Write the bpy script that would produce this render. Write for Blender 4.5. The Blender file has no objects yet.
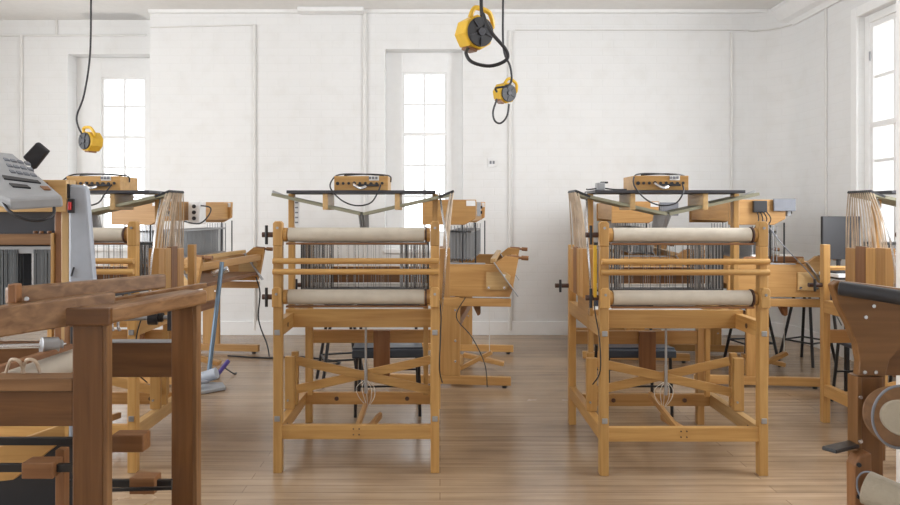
import bpy, bmesh, math, random
from mathutils import Vector, Matrix
random.seed(7)
C = bpy.context.scene.collection
F = 700.0; X0 = 440.0; Y0 = 212.0; EYE = 1.363
def P(px, py, d):                       # a photo point at distance d -> metres
    return Vector(((px-X0)*d/F, d, EYE-(py-Y0)*d/F))

# ------------------------------------------------------------------ materials
MATS = {}
def nodes(name):
    m = bpy.data.materials.new(name); m.use_nodes = True
    nt = m.node_tree; b = nt.nodes['Principled BSDF']
    return m, nt, b
def plain(name, col, rough=.5, metal=0, bump=0, bscale=200, var=.06):
    m, nt, b = nodes(name)
    n = nt.nodes.new('ShaderNodeTexNoise'); n.inputs['Scale'].default_value = 14; n.inputs['Detail'].default_value = 4
    tc = nt.nodes.new('ShaderNodeTexCoord'); nt.links.new(tc.outputs['Object'], n.inputs['Vector'])
    r = nt.nodes.new('ShaderNodeValToRGB')
    r.color_ramp.elements[0].position = .3; r.color_ramp.elements[1].position = .7
    r.color_ramp.elements[0].color = tuple(c*(1-var) for c in col)+(1,)
    r.color_ramp.elements[1].color = tuple(min(1, c*(1+var)) for c in col)+(1,)
    nt.links.new(n.outputs['Fac'], r.inputs['Fac']); nt.links.new(r.outputs['Color'], b.inputs['Base Color'])
    b.inputs['Roughness'].default_value = rough; b.inputs['Metallic'].default_value = metal
    if bump:
        n2 = nt.nodes.new('ShaderNodeTexNoise'); n2.inputs['Scale'].default_value = bscale
        nt.links.new(tc.outputs['Object'], n2.inputs['Vector'])
        bp = nt.nodes.new('ShaderNodeBump'); bp.inputs['Strength'].default_value = bump; bp.inputs['Distance'].default_value = .004
        nt.links.new(n2.outputs['Fac'], bp.inputs['Height']); nt.links.new(bp.outputs['Normal'], b.inputs['Normal'])
    return m
def wood(name, c1, c2, rough=.42):
    out = []
    for ax in range(3):
        m, nt, b = nodes(name+'_'+'xyz'[ax])
        tc = nt.nodes.new('ShaderNodeTexCoord'); mp = nt.nodes.new('ShaderNodeMapping')
        sc = [38, 38, 38]; sc[ax] = 2.2; mp.inputs['Scale'].default_value = sc
        nt.links.new(tc.outputs['Object'], mp.inputs['Vector'])
        oi = nt.nodes.new('ShaderNodeObjectInfo')
        ml = nt.nodes.new('ShaderNodeMath'); ml.operation = 'MULTIPLY'; ml.inputs[1].default_value = 31
        nt.links.new(oi.outputs['Random'], ml.inputs[0])
        va = nt.nodes.new('ShaderNodeVectorMath'); va.operation = 'ADD'
        nt.links.new(mp.outputs[0], va.inputs[0]); nt.links.new(ml.outputs[0], va.inputs[1])
        n = nt.nodes.new('ShaderNodeTexNoise'); n.inputs['Scale'].default_value = 1; n.inputs['Detail'].default_value = 6
        n.inputs['Distortion'].default_value = .6
        nt.links.new(va.outputs[0], n.inputs['Vector'])
        r = nt.nodes.new('ShaderNodeValToRGB')
        r.color_ramp.elements[0].position = .32; r.color_ramp.elements[1].position = .68
        r.color_ramp.elements[0].color = c1+(1,); r.color_ramp.elements[1].color = c2+(1,)
        nt.links.new(n.outputs['Fac'], r.inputs['Fac'])
        hs = nt.nodes.new('ShaderNodeHueSaturation')
        mr = nt.nodes.new('ShaderNodeMapRange'); mr.inputs['To Min'].default_value = .84; mr.inputs['To Max'].default_value = 1.14
        nt.links.new(oi.outputs['Random'], mr.inputs['Value']); nt.links.new(mr.outputs[0], hs.inputs['Value'])
        nt.links.new(r.outputs['Color'], hs.inputs['Color']); nt.links.new(hs.outputs[0], b.inputs['Base Color'])
        b.inputs['Roughness'].default_value = rough
        bp = nt.nodes.new('ShaderNodeBump'); bp.inputs['Strength'].default_value = .08; bp.inputs['Distance'].default_value = .002
        nt.links.new(n.outputs['Fac'], bp.inputs['Height']); nt.links.new(bp.outputs['Normal'], b.inputs['Normal'])
        out.append(m)
    return out
GOLD = wood('golden_beech', (.47, .25, .075), (.61, .36, .125))
PALE = wood('pale_beech', (.52, .32, .13), (.64, .43, .20))
ORNG = wood('orange_beech', (.44, .225, .07), (.55, .31, .11))
BRWN = wood('brown_wood', (.21, .09, .033), (.29, .135, .055))
DARK = wood('aged_mahogany', (.13, .053, .016), (.20, .088, .029), .36)
WORN_LIT = wood('worn_and_lit_wood', (.15, .07, .027), (.28, .15, .066), .38)  # bar wood; its lighter tone also paints lit post sides and beam top
CHST = wood('chestnut_panel', (.16, .072, .022), (.23, .11, .039), .4)
CLOTH = plain('cream_cloth', (.62, .56, .47), .85, bump=.4, bscale=300)
LINEN = plain('beige_linen', (.36, .31, .235), .85, bump=.5, bscale=250)
WHITECLOTH = plain('white_cloth', (.80, .79, .76), .8, bump=.3, bscale=250)
CORDM = plain('cord_fibre', (.58, .47, .36), .8, var=.25)
CORDG = plain('grey_cord', (.42, .43, .45), .7)
STRING = plain('white_string', (.8, .78, .74), .8)
STEEL = plain('steel', (.42, .43, .45), .38, .8)
HEDD = plain('heddle_wire', (.36, .37, .38), .4, .6)
HEDDF = plain('mid_dark_heddle_wire', (.15, .16, .17), .4, .6)  # darker tone of the heddle wire
HEDDK = plain('dark_heddle_wire', (.07, .075, .08), .45, .5)
CHROME = plain('bright_steel', (.72, .73, .75), .25, .9)
BLACK = plain('black_plastic', (.022, .022, .026), .45)
BLKST = plain('black_steel_tube', (.016, .016, .018), .35)
SHELF = plain('black_shelf_board', (.045, .045, .055), .42)
LEVER = plain('olive_grey_lever', (.32, .31, .22), .5)
DKROD = wood('dark_walnut_rod', (.06, .03, .022), (.11, .055, .04))
BLUE = plain('dark_blue_vinyl', (.028, .036, .052), .4)
GREY = plain('grey_plastic', (.36, .37, .39), .5)
LGREY = plain('light_grey_casing', (.40, .435, .50), .45)
MGREY = plain('mid_grey_panel', (.22, .23, .26), .8)
WHITE = plain('white_paper', (.82, .82, .82), .6)
YELLOW = plain('yellow_plastic', (.72, .44, .03), .4)
RED = plain('red_switch', (.6, .02, .02), .35)
PURPLE = plain('purple_plastic', (.10, .07, .28), .4)
POLE = plain('blue_grey_pole', (.16, .23, .31), .35, .4)
TRIM = plain('white_gloss_paint', (.90, .90, .895), .45, var=.015)
PIPE = plain('painted_pipe', (.78, .77, .75), .5, var=.02)
CEIL = plain('ceiling_paint', (.86, .85, .83), .7, var=.02)

def brick_mat(name, rotx=True):
    m, nt, b = nodes(name)
    tc = nt.nodes.new('ShaderNodeTexCoord'); sp = nt.nodes.new('ShaderNodeSeparateXYZ'); cb = nt.nodes.new('ShaderNodeCombineXYZ')
    nt.links.new(tc.outputs['Object'], sp.inputs[0])
    nt.links.new(sp.outputs['X' if rotx else 'Y'], cb.inputs['X']); nt.links.new(sp.outputs['Z'], cb.inputs['Y'])
    br = nt.nodes.new('ShaderNodeTexBrick'); nt.links.new(cb.outputs[0], br.inputs['Vector'])
    br.inputs['Scale'].default_value = 1; br.inputs['Brick Width'].default_value = .24; br.inputs['Row Height'].default_value = .086
    br.inputs['Mortar Size'].default_value = .006; br.inputs['Mortar Smooth'].default_value = .6
    br.inputs['Color1'].default_value = (.84, .84, .835, 1); br.inputs['Color2'].default_value = (.83, .83, .825, 1)
    br.inputs['Mortar'].default_value = (.815, .815, .81, 1)
    n = nt.nodes.new('ShaderNodeTexNoise'); n.inputs['Scale'].default_value = 5; n.inputs['Detail'].default_value = 8
    nt.links.new(tc.outputs['Object'], n.inputs['Vector'])
    r = nt.nodes.new('ShaderNodeValToRGB'); r.color_ramp.elements[0].position = .28; r.color_ramp.elements[0].color = (.965, .96, .95, 1)
    r.color_ramp.elements[1].position = .5; r.color_ramp.elements[1].color = (1, 1, 1, 1)
    nt.links.new(n.outputs['Fac'], r.inputs['Fac'])
    mx = nt.nodes.new('ShaderNodeMixRGB'); mx.blend_type = 'MULTIPLY'; mx.inputs[0].default_value = 1
    nt.links.new(br.outputs['Color'], mx.inputs[1]); nt.links.new(r.outputs['Color'], mx.inputs[2])
    nt.links.new(mx.outputs[0], b.inputs['Base Color']); b.inputs['Roughness'].default_value = .6
    ad = nt.nodes.new('ShaderNodeMath'); ad.operation = 'MULTIPLY_ADD'; ad.inputs[1].default_value = -1
    n3 = nt.nodes.new('ShaderNodeTexNoise'); n3.inputs['Scale'].default_value = 30; nt.links.new(tc.outputs['Object'], n3.inputs['Vector'])
    nt.links.new(br.outputs['Fac'], ad.inputs[0]); nt.links.new(n3.outputs['Fac'], ad.inputs[2])
    bp = nt.nodes.new('ShaderNodeBump'); bp.inputs['Strength'].default_value = .22; bp.inputs['Distance'].default_value = .003
    nt.links.new(ad.outputs[0], bp.inputs['Height']); nt.links.new(bp.outputs['Normal'], b.inputs['Normal'])
    return m
BRICKX = brick_mat('painted_brick_back'); BRICKY = brick_mat('painted_brick_side', False)

def floor_mat():
    m, nt, b = nodes('worn_floorboards')
    tc = nt.nodes.new('ShaderNodeTexCoord')
    br = nt.nodes.new('ShaderNodeTexBrick'); nt.links.new(tc.outputs['Object'], br.inputs['Vector'])
    br.inputs['Scale'].default_value = 1; br.inputs['Brick Width'].default_value = 2.6; br.inputs['Row Height'].default_value = .085
    br.inputs['Mortar Size'].default_value = .0017; br.inputs['Mortar Smooth'].default_value = .2; br.offset = .37
    br.inputs['Color1'].default_value = (.45, .33, .22, 1); br.inputs['Color2'].default_value = (.36, .26, .17, 1)
    br.inputs['Mortar'].default_value = (.21, .14, .09, 1)
    mp = nt.nodes.new('ShaderNodeMapping'); mp.inputs['Scale'].default_value = (1.6, 26, 1)
    nt.links.new(tc.outputs['Object'], mp.inputs['Vector'])
    n = nt.nodes.new('ShaderNodeTexNoise'); n.inputs['Scale'].default_value = 1; n.inputs['Detail'].default_value = 7
    nt.links.new(mp.outputs[0], n.inputs['Vector'])
    r = nt.nodes.new('ShaderNodeValToRGB'); r.color_ramp.elements[0].position = .3; r.color_ramp.elements[0].color = (.78, .75, .73, 1)
    r.color_ramp.elements[1].position = .7; r.color_ramp.elements[1].color = (1.1, 1.1, 1.1, 1)
    nt.links.new(n.outputs['Fac'], r.inputs['Fac'])
    n2 = nt.nodes.new('ShaderNodeTexNoise'); n2.inputs['Scale'].default_value = 1.1; n2.inputs['Detail'].default_value = 5
    nt.links.new(tc.outputs['Object'], n2.inputs['Vector'])
    r2 = nt.nodes.new('ShaderNodeValToRGB'); r2.color_ramp.elements[0].position = .38; r2.color_ramp.elements[0].color = (.82, .80, .79, 1)
    r2.color_ramp.elements[1].position = .62; r2.color_ramp.elements[1].color = (1.1, 1.1, 1.08, 1)
    nt.links.new(n2.outputs['Fac'], r2.inputs['Fac'])
    a = nt.nodes.new('ShaderNodeMixRGB'); a.blend_type = 'MULTIPLY'; a.inputs[0].default_value = 1
    c = nt.nodes.new('ShaderNodeMixRGB'); c.blend_type = 'MULTIPLY'; c.inputs[0].default_value = 1
    nt.links.new(br.outputs['Color'], a.inputs[1]); nt.links.new(r.outputs['Color'], a.inputs[2])
    nt.links.new(a.outputs[0], c.inputs[1]); nt.links.new(r2.outputs['Color'], c.inputs[2])
    nt.links.new(c.outputs[0], b.inputs['Base Color'])
    rr = nt.nodes.new('ShaderNodeMapRange'); rr.inputs['To Min'].default_value = .14; rr.inputs['To Max'].default_value = .34
    nt.links.new(n2.outputs['Fac'], rr.inputs['Value']); nt.links.new(rr.outputs[0], b.inputs['Roughness'])
    bp = nt.nodes.new('ShaderNodeBump'); bp.inputs['Strength'].default_value = .25; bp.inputs['Distance'].default_value = .002; bp.invert = True
    nt.links.new(br.outputs['Fac'], bp.inputs['Height']); nt.links.new(bp.outputs['Normal'], b.inputs['Normal'])
    return m
FLOOR = floor_mat()
def glass_mat():
    m = bpy.data.materials.new('window_glass'); m.use_nodes = True; nt = m.node_tree
    nt.nodes.remove(nt.nodes['Principled BSDF']); out = nt.nodes['Material Output']
    t = nt.nodes.new('ShaderNodeBsdfTransparent'); g = nt.nodes.new('ShaderNodeBsdfGlossy'); g.inputs['Roughness'].default_value = .03
    mx = nt.nodes.new('ShaderNodeMixShader'); mx.inputs[0].default_value = .06
    nt.links.new(t.outputs[0], mx.inputs[1]); nt.links.new(g.outputs[0], mx.inputs[2]); nt.links.new(mx.outputs[0], out.inputs['Surface'])
    return m
GLASS = glass_mat()

# ------------------------------------------------------------------ geometry helpers
class MB:
    def __init__(s): s.bm = bmesh.new(); s.ext = [0, 0, 0]
    def box(s, x0, x1, y0, y1, z0, z1):
        M = Matrix.Translation(((x0+x1)/2, (y0+y1)/2, (z0+z1)/2)) @ Matrix.Diagonal((abs(x1-x0), abs(y1-y0), abs(z1-z0), 1))
        bmesh.ops.create_cube(s.bm, size=1, matrix=M)
        for i, e in enumerate((abs(x1-x0), abs(y1-y0), abs(z1-z0))): s.ext[i] = max(s.ext[i], e)
        return s
    def bar(s, p0, p1, w, h, up=(0, 0, 1)):       # square bar from p0 to p1, w sideways, h along 'up'
        p0 = Vector(p0); p1 = Vector(p1); d = p1-p0; L = d.length; d.normalize()
        side = d.cross(Vector(up)).normalized(); u = side.cross(d).normalized()
        R = Matrix((d, side, u)).transposed().to_4x4()
        M = Matrix.Translation((p0+p1)/2) @ R @ Matrix.Diagonal((L, w, h, 1))
        bmesh.ops.create_cube(s.bm, size=1, matrix=M)
        for i in range(3): s.ext[i] = max(s.ext[i], abs((p1-p0)[i]))
        return s
    def cyl(s, p0, p1, r, r2=None, seg=16):
        p0 = Vector(p0); p1 = Vector(p1); d = p1-p0; L = d.length
        q = Vector((0, 0, 1)).rotation_difference(d.normalized()).to_matrix().to_4x4()
        bmesh.ops.create_cone(s.bm, cap_ends=True, segments=seg, radius1=r, radius2=r if r2 is None else r2, depth=L,
                              matrix=Matrix.Translation((p0+p1)/2) @ q)
        for i in range(3): s.ext[i] = max(s.ext[i], abs(d[i]))
        return s
    def tube(s, pts, r, seg=8, smooth=6):
        pts = [Vector(p) for p in pts]
        if smooth and len(pts) > 2:
            q = []
            for i in range(len(pts)-1):
                a = pts[max(i-1, 0)]; b = pts[i]; c = pts[i+1]; d = pts[min(i+2, len(pts)-1)]
                for k in range(smooth):
                    t = k/smooth
                    q.append(.5*((2*b)+(c-a)*t+(2*a-5*b+4*c-d)*t*t+(3*b-a-3*c+d)*t**3))
            q.append(pts[-1]); pts = q
        rings = []; ref = None
        for i, p in enumerate(pts):
            t = (pts[min(i+1, len(pts)-1)]-pts[max(i-1, 0)]).normalized()
            if ref is None: ref = t.orthogonal().normalized()
            ref = (ref-t*ref.dot(t)).normalized(); b = t.cross(ref)
            rings.append([s.bm.verts.new(p+r*(math.cos(a)*ref+math.sin(a)*b)) for a in (2*math.pi*k/seg for k in range(seg))])
        for i in range(len(rings)-1):
            for k in range(seg):
                s.bm.faces.new((rings[i][k], rings[i][(k+1) % seg], rings[i+1][(k+1) % seg], rings[i+1][k]))
        s.bm.faces.new(rings[0][::-1]); s.bm.faces.new(rings[-1])
        return s
    def prism(s, poly, axis, a, b):               # polygon in the plane across 'axis' ('x','y','z') from a to b
        def mk(p, t): return {'x': (t, p[0], p[1]), 'y': (p[0], t, p[1]), 'z': (p[0], p[1], t)}[axis]
        v0 = [s.bm.verts.new(mk(p, a)) for p in poly]; v1 = [s.bm.verts.new(mk(p, b)) for p in poly]
        s.bm.faces.new(v0); s.bm.faces.new(v1[::-1])
        n = len(poly)
        for i in range(n): s.bm.faces.new((v0[i], v0[(i+1) % n], v1[(i+1) % n], v1[i]))
        xs = [p[0] for p in poly]; ys = [p[1] for p in poly]
        e = {'x': (abs(b-a), max(xs)-min(xs), max(ys)-min(ys)), 'y': (max(xs)-min(xs), abs(b-a), max(ys)-min(ys)),
             'z': (max(xs)-min(xs), max(ys)-min(ys), abs(b-a))}[axis]
        for i in range(3): s.ext[i] = max(s.ext[i], e[i])
        return s
    def build(s, name, mat, parent=None, bevel=.003, smooth=False):
        bmesh.ops.recalc_face_normals(s.bm, faces=s.bm.faces)
        me = bpy.data.meshes.new(name); s.bm.to_mesh(me); s.bm.free()
        if isinstance(mat, list): mat = mat[s.ext.index(max(s.ext))]
        me.materials.append(mat)
        o = bpy.data.objects.new(name, me); C.objects.link(o)
        if parent: o.parent = parent
        if smooth:
            me.polygons.foreach_set('use_smooth', [True]*len(me.polygons))
            me.set_sharp_from_angle(angle=math.radians(40))
        if bevel:
            b = o.modifiers.new('edge', 'BEVEL'); b.width = bevel; b.segments = 2; b.limit_method = 'ANGLE'; b.angle_limit = math.radians(50)
        return o
def tag(o, label, cat, group=None, kind=None):
    if label: o['label'] = label
    if cat: o['category'] = cat
    if group: o['group'] = group
    if kind: o['kind'] = kind
    return o
def thing(name, loc, rz=0):
    o = bpy.data.objects.new(name, None); C.objects.link(o); o.location = loc; o.rotation_euler = (0, 0, rz)
    o.empty_display_size = .1
    return o
def kids(o): return [c for c in C.objects if c.parent is o]
def copy_tree(o, parent=None):
    ks = kids(o); c = o.copy(); C.objects.link(c); c.parent = parent
    for k in ks: copy_tree(k, c)
    return c
def struct(name, mb, mat, bevel=0):
    o = mb.build(name, mat, None, bevel); o['kind'] = 'structure'; return o

# ------------------------------------------------------------------ the room
D = 7.77; TOP = 3.6; RW = 3.80; LEFTU = -6.0
def wp(px, d=D): return (px-X0)*d/F
def wz(py, d=D): return EYE-(py-Y0)*d/F
struct('floor', MB().box(-6.4, 6.5, -4.0, 9.0, -.1, 0), FLOOR)
struct('ceiling', MB().box(-6.4, 6.5, -4.0, 9.0, TOP, TOP+.1), CEIL)

def wall_with_holes(xa, xb, za, zb, ya, yb, holes, mat, name):
    mb = MB(); xs = sorted(set([xa, xb]+[h[0] for h in holes]+[h[1] for h in holes]))
    for i in range(len(xs)-1):
        a, b = xs[i], xs[i+1]; hh = [h for h in holes if h[0] <= a+1e-6 and h[1] >= b-1e-6]
        if hh:
            h = hh[0]; mb.box(a, b, ya, yb, za, h[2]); mb.box(a, b, ya, yb, h[3], zb)
        else: mb.box(a, b, ya, yb, za, zb)
    return struct(name, mb, mat)
DL = 8.15                                             # the left bay stands further back
pierx = wp(150)
mid = (wp(385), wp(463), .95, wz(49))
lf = (wp(68, DL), wp(149.5, DL), .95, wz(54, DL))
wall_with_holes(pierx, RW+.5, 0, TOP, D, D+.42, [mid], BRICKX, 'wall_back')
wall_with_holes(LEFTU, pierx+.1, 0, TOP, DL, DL+.42, [lf], BRICKX, 'wall_back_bay')

def sash(name, x0, x1, z0, z1, y, cols, rows, hole, meet=None):
    """white timber sash window set in the opening; rows/cols are muntin positions"""
    hx0, hx1, hz0, hz1 = hole
    f = MB()
    f.box(hx0, x0+.004, y-.002, y+.062, hz0, hz1).box(x1-.004, hx1, y-.002, y+.062, hz0, hz1).box(x0, x1, y, y+.06, z1-.004, hz1).box(x0, x1, y, y+.06, hz0, z0+.004)
    w = struct(name, f, TRIM, .004)
    s = MB(); t = .028
    s.box(x0, x0+t, y+.018, y+.072, z0+.002, z1-.002).box(x1-t, x1, y+.018, y+.072, z0+.002, z1-.002).box(x0, x1, y+.02, y+.07, z1-t, z1).box(x0, x1, y+.02, y+.07, z0, z0+t*1.6)
    if meet: s.box(x0+.001, x1-.001, y+.01, y+.07, meet-.02, meet+.02)
    s.build('sash_frame', TRIM, w, .002)
    m = MB()
    for c in cols: m.box(c-.013, c+.013, y+.03, y+.055, z0, z1)
    for r in rows: m.box(x0, x1, y+.033, y+.052, r-.013, r+.013)
    m.build('glazing_bar', TRIM, w, 0)
    MB().box(x0, x1, y+.04, y+.044, z0, z1).build('pane', GLASS, w, 0)
    return w
yw = D+.17; dm = yw
mx0, mx1 = wp(402, dm), wp(447, dm)
zt = wz(72, dm)
sash('window_1', mx0, mx1, 1.10, zt, yw, [(mx0+mx1)/2], [wz(104, dm), wz(165, dm), wz(196, dm)], (mid[0]-.0, mid[1]+.0, .95, mid[3]), wz(134, dm))
yl = DL+.2
lx0, lx1 = wp(101, yl), wp(146, yl)
sash('window_2', lx0, lx1, 1.10, wz(77, yl), yl, [(lx0+lx1)/2], [wz(106, yl), wz(167, yl), wz(197, yl)], (lf[0], lf[1], .95, lf[3]), wz(137, yl))
for i, (h, yy) in enumerate(((mid, D), (lf, DL))):
    struct('trim_%d' % (i+1), MB().box(h[0]-.0, h[1]+.0, yy-.04, yy+.17, h[2]-.04, h[2]+.003), TRIM, .004)   # sills

# right wall with the rounded inner corner and its tall window
Rr = .38
cor = MB(); poly = [(RW+.35, D-Rr), (RW, D-Rr)]
for k in range(1, 12):
    a = math.pi/2*k/12; poly.append((RW-Rr+Rr*math.cos(a), D-Rr+Rr*math.sin(a)))
poly += [(RW-Rr, D), (RW-Rr, D+.02), (RW+.35, D+.02)]
cor.prism(poly, 'z', 0, TOP); o = struct('wall_corner', cor, BRICKX)
o.data.polygons.foreach_set('use_smooth', [True]*len(o.data.polygons)); o.data.set_sharp_from_angle(angle=math.radians(40))
def rd(px): return RW*F/(px-X0)                       # distance of a pixel column on the right wall
wy1 = rd(859); wy0 = wy1-1.0; wz0, wz1 = .95, 3.13
mb = MB(); mb.box(RW, RW+.42, wy1, D-Rr, 0, TOP).box(RW, RW+.42, -4.2, wy0, 0, TOP).box(RW, RW+.42, wy0, wy1, 0, wz0).box(RW, RW+.42, wy0, wy1, wz1, TOP)
struct('wall_right', mb, BRICKY)
fx = RW+.05
w3 = struct('window_3', MB().box(fx, fx+.05, wy1-.06, wy1, wz0, wz1).box(fx, fx+.05, wy0, wy0+.06, wz0, wz1).box(fx+.001, fx+.049, wy0+.06, wy1-.06, wz1-.07, wz1).box(fx+.001, fx+.049, wy0+.06, wy1-.06, wz0, wz0+.1), TRIM, .004)
s = MB(); a0, a1 = wy0+.058, wy1-.058
s.box(fx+.02, fx+.078, a0, a0+.04, wz0+.09, wz1-.065).box(fx+.02, fx+.078, a1-.035, a1, wz0+.09, wz1-.065).box(fx+.012, fx+.07, a0+.002, a1-.002, 2.12, 2.165)
s.box(fx+.024, fx+.075, a0+.03, a1-.03, wz1-.11, wz1-.066).box(fx+.024, fx+.075, a0+.03, a1-.03, wz0+.09, wz0+.16)
s.build('sash_frame', TRIM, w3, .002)
s = MB()
for zz in (2.57, 1.82, 1.5): s.box(fx+.037, fx+.058, a0, a1, zz-.013, zz+.013)
for yy in ((a0+a1)/2-.13, (a0+a1)/2+.13): s.box(fx+.034, fx+.062, yy-.013, yy+.013, wz0+.1, wz1-.08)
s.build('glazing_bar', TRIM, w3, 0)
MB().box(fx+.045, fx+.049, a0+.01, a1-.01, wz0+.1, wz1-.08).build('pane', GLASS, w3, 0)
MB().cyl((fx+.0, a1-.02, 2.72), (fx+.0, a1-.02, 2.80), .008, seg=8).build('sash_latch', GREY, w3, 0)
struct('trim_3', MB().box(RW-.035, RW+.05, wy0-.04, wy1+.04, wz0-.045, wz0), TRIM, .004)
struct('trim_4', MB().box(RW-.025, RW, wy1, wy1+.09, wz0, wz1+.09).box(RW-.025, RW, wy0-.09, wy1, wz1, wz1+.09), TRIM, .006)
# cornices
cn = MB(); prof = [(0, 0), (-.03, 0), (-.05, .05), (-.10, .08), (-.16, .20), (-.16, .24), (0, .24)]
cn.prism([(RW+p[0], TOP-.24+p[1]) for p in prof], 'y', -4.0, D-.02); struct('trim_5', cn, TRIM)
struct('trim_6', MB().box(pierx, RW-.1, D-.05, D, TOP-.035, TOP), TRIM)
struct('trim_7', MB().box(wp(300), wp(365), D-.16, D, TOP-.05, TOP).box(wp(90, DL), wp(148, DL), DL-.3, DL, wz(11, DL), TOP), TRIM, .01)
# skirting
sk = MB().box(pierx, RW-Rr, D-.02, D, 0, .15); struct('baseboard_back', sk, TRIM, .003)
struct('baseboard_bay', MB().box(LEFTU, pierx, DL-.02, DL, 0, .15), TRIM, .003)
sk = MB(); pin = [(RW, D-Rr)]+[(RW-Rr+Rr*math.cos(math.pi/2*k/12), D-Rr+Rr*math.sin(math.pi/2*k/12)) for k in range(1, 12)]+[(RW-Rr, D)]
r2 = Rr-.02; pout = [(RW-Rr+r2*math.cos(math.pi/2*k/12), D-Rr+r2*math.sin(math.pi/2*k/12)) for k in range(12, -1, -1)]
sk.prism(pin+pout, 'z', 0, .15); sk.box(RW-.02, RW, -1, D-Rr, 0, .15); struct('baseboard_right', sk, TRIM)
# left wall: tall windows let the daylight in, outside the frame
mb = MB(); ops = [(-.6, 1.0), (2.0, 3.6), (5.2, 6.2)]; y = -1.0
for a, b in ops: mb.box(LEFTU-.3, LEFTU, y, a, 0, TOP); mb.box(LEFTU-.3, LEFTU, a, b, 0, .9); mb.box(LEFTU-.3, LEFTU, a, b, 3.2, TOP); y = b
mb.box(LEFTU-.3, LEFTU, y, 8.6, 0, TOP); mb.box(LEFTU-.3, LEFTU, -4.2, -1.0, 0, TOP); struct('wall_left', mb, BRICKY)
mb = MB(); x = LEFTU
for a, b in ((-4.6, -3.6), (.6, 1.6)): mb.box(x, a, -4.2, -4.0, 0, TOP); mb.box(a, b, -4.2, -4.0, 0, .9); mb.box(a, b, -4.2, -4.0, 3.2, TOP); x = b
mb.box(x, 6.4, -4.2, -4.0, 0, TOP); struct('wall_front', mb, BRICKX)  # unseen wall behind the camera, added to hold back frontal light
# square white pillar at the right edge
struct('pillar', MB().box(wp(895.5, 3.2), 2.36, 3.05, 3.2, 0, TOP), TRIM, .006)

# conduits on the walls
def pipe(name, pts, r, label, smooth=0, mat=None):
    o = MB().tube(pts, r, 8, smooth).build(name, mat or PIPE, None, 0, True); tag(o, label, 'conduit', kind=None); return o
e = .012
def B(px, py): p = P(px, py, D); p.y = D-e; return p
def BL(px, py): p = P(px, py, DL); p.y = DL-e; return p
pipe('wall_conduit', [B(151, 27.5), B(255, 25)], .009, 'painted conduit along the top of the pier left of the middle window')
pipe('wall_conduit', [B(255, 25), B(255, 190), B(255, 330)], .016, 'white pipe running down the wall right of the left pier')
pipe('wall_conduit', [B(365, 330), B(365, 9)], .022, 'thick white pipe running down just left of the middle window')
pipe('wall_conduit', [B(367, 7), B(452, 6), B(454, 3), B(492, 3)], .022, 'thick white pipe running along the wall above the middle window')
pipe('wall_conduit', [B(510, 330), B(510, 31)], .022, 'white pipe running down the wall right of the middle window')
pipe('wall_conduit', [B(515, 30), B(731, 30), B(762, 31)], .009, 'long thin conduit running along the top of the right half of the back wall')
pipe('wall_conduit', [B(731, 33), B(731, 250)], .016, 'white pipe running down the back wall near the rounded corner')
zz = wz(31); pr = [Vector((wp(762), D-e, zz))]+[Vector((RW-Rr+(Rr-e)*math.cos(a), D-Rr+(Rr-e)*math.sin(a), zz)) for a in [math.pi/2*k/8 for k in range(8, -1, -1)]]+[Vector((RW-e, 4.2, zz))]
pipe('wall_conduit', pr, .010, 'conduit bending round the rounded corner onto the right wall')
yv = rd(827); pipe('wall_conduit', [Vector((RW-e, yv, zz)), Vector((RW-e, yv, .15))], .013, 'thin pipe running down the right wall between corner and window')
pipe('wall_conduit', [BL(-60, 36), BL(147, 35.5)], .011, 'horizontal conduit along the wall left of the left pier')
pipe('wall_conduit', [BL(22, 36), BL(22, 330)], .020, 'white pipe running down the far left stretch of wall')
pipe('wall_conduit', [BL(57, 35), BL(57, 17), P(50, 2, DL-.3)], .014, 'short pipe bending up to the ceiling above the left window')
so = MB().box(*[v for v in (wp(488), wp(496), D-.015, D, wz(167), wz(158))]).build('wall_socket', WHITE, None, .002); tag(so, 'small white socket plate on the wall right of the middle window', 'socket')
MB().box(wp(489.5), wp(491.5), D-.018, D-.014, wz(164), wz(161)).build('socket_hole', MGREY, so, 0)
MB().box(wp(492.5), wp(494.5), D-.018, D-.014, wz(164), wz(161)).build('socket_hole', MGREY, so, 0)

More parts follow.
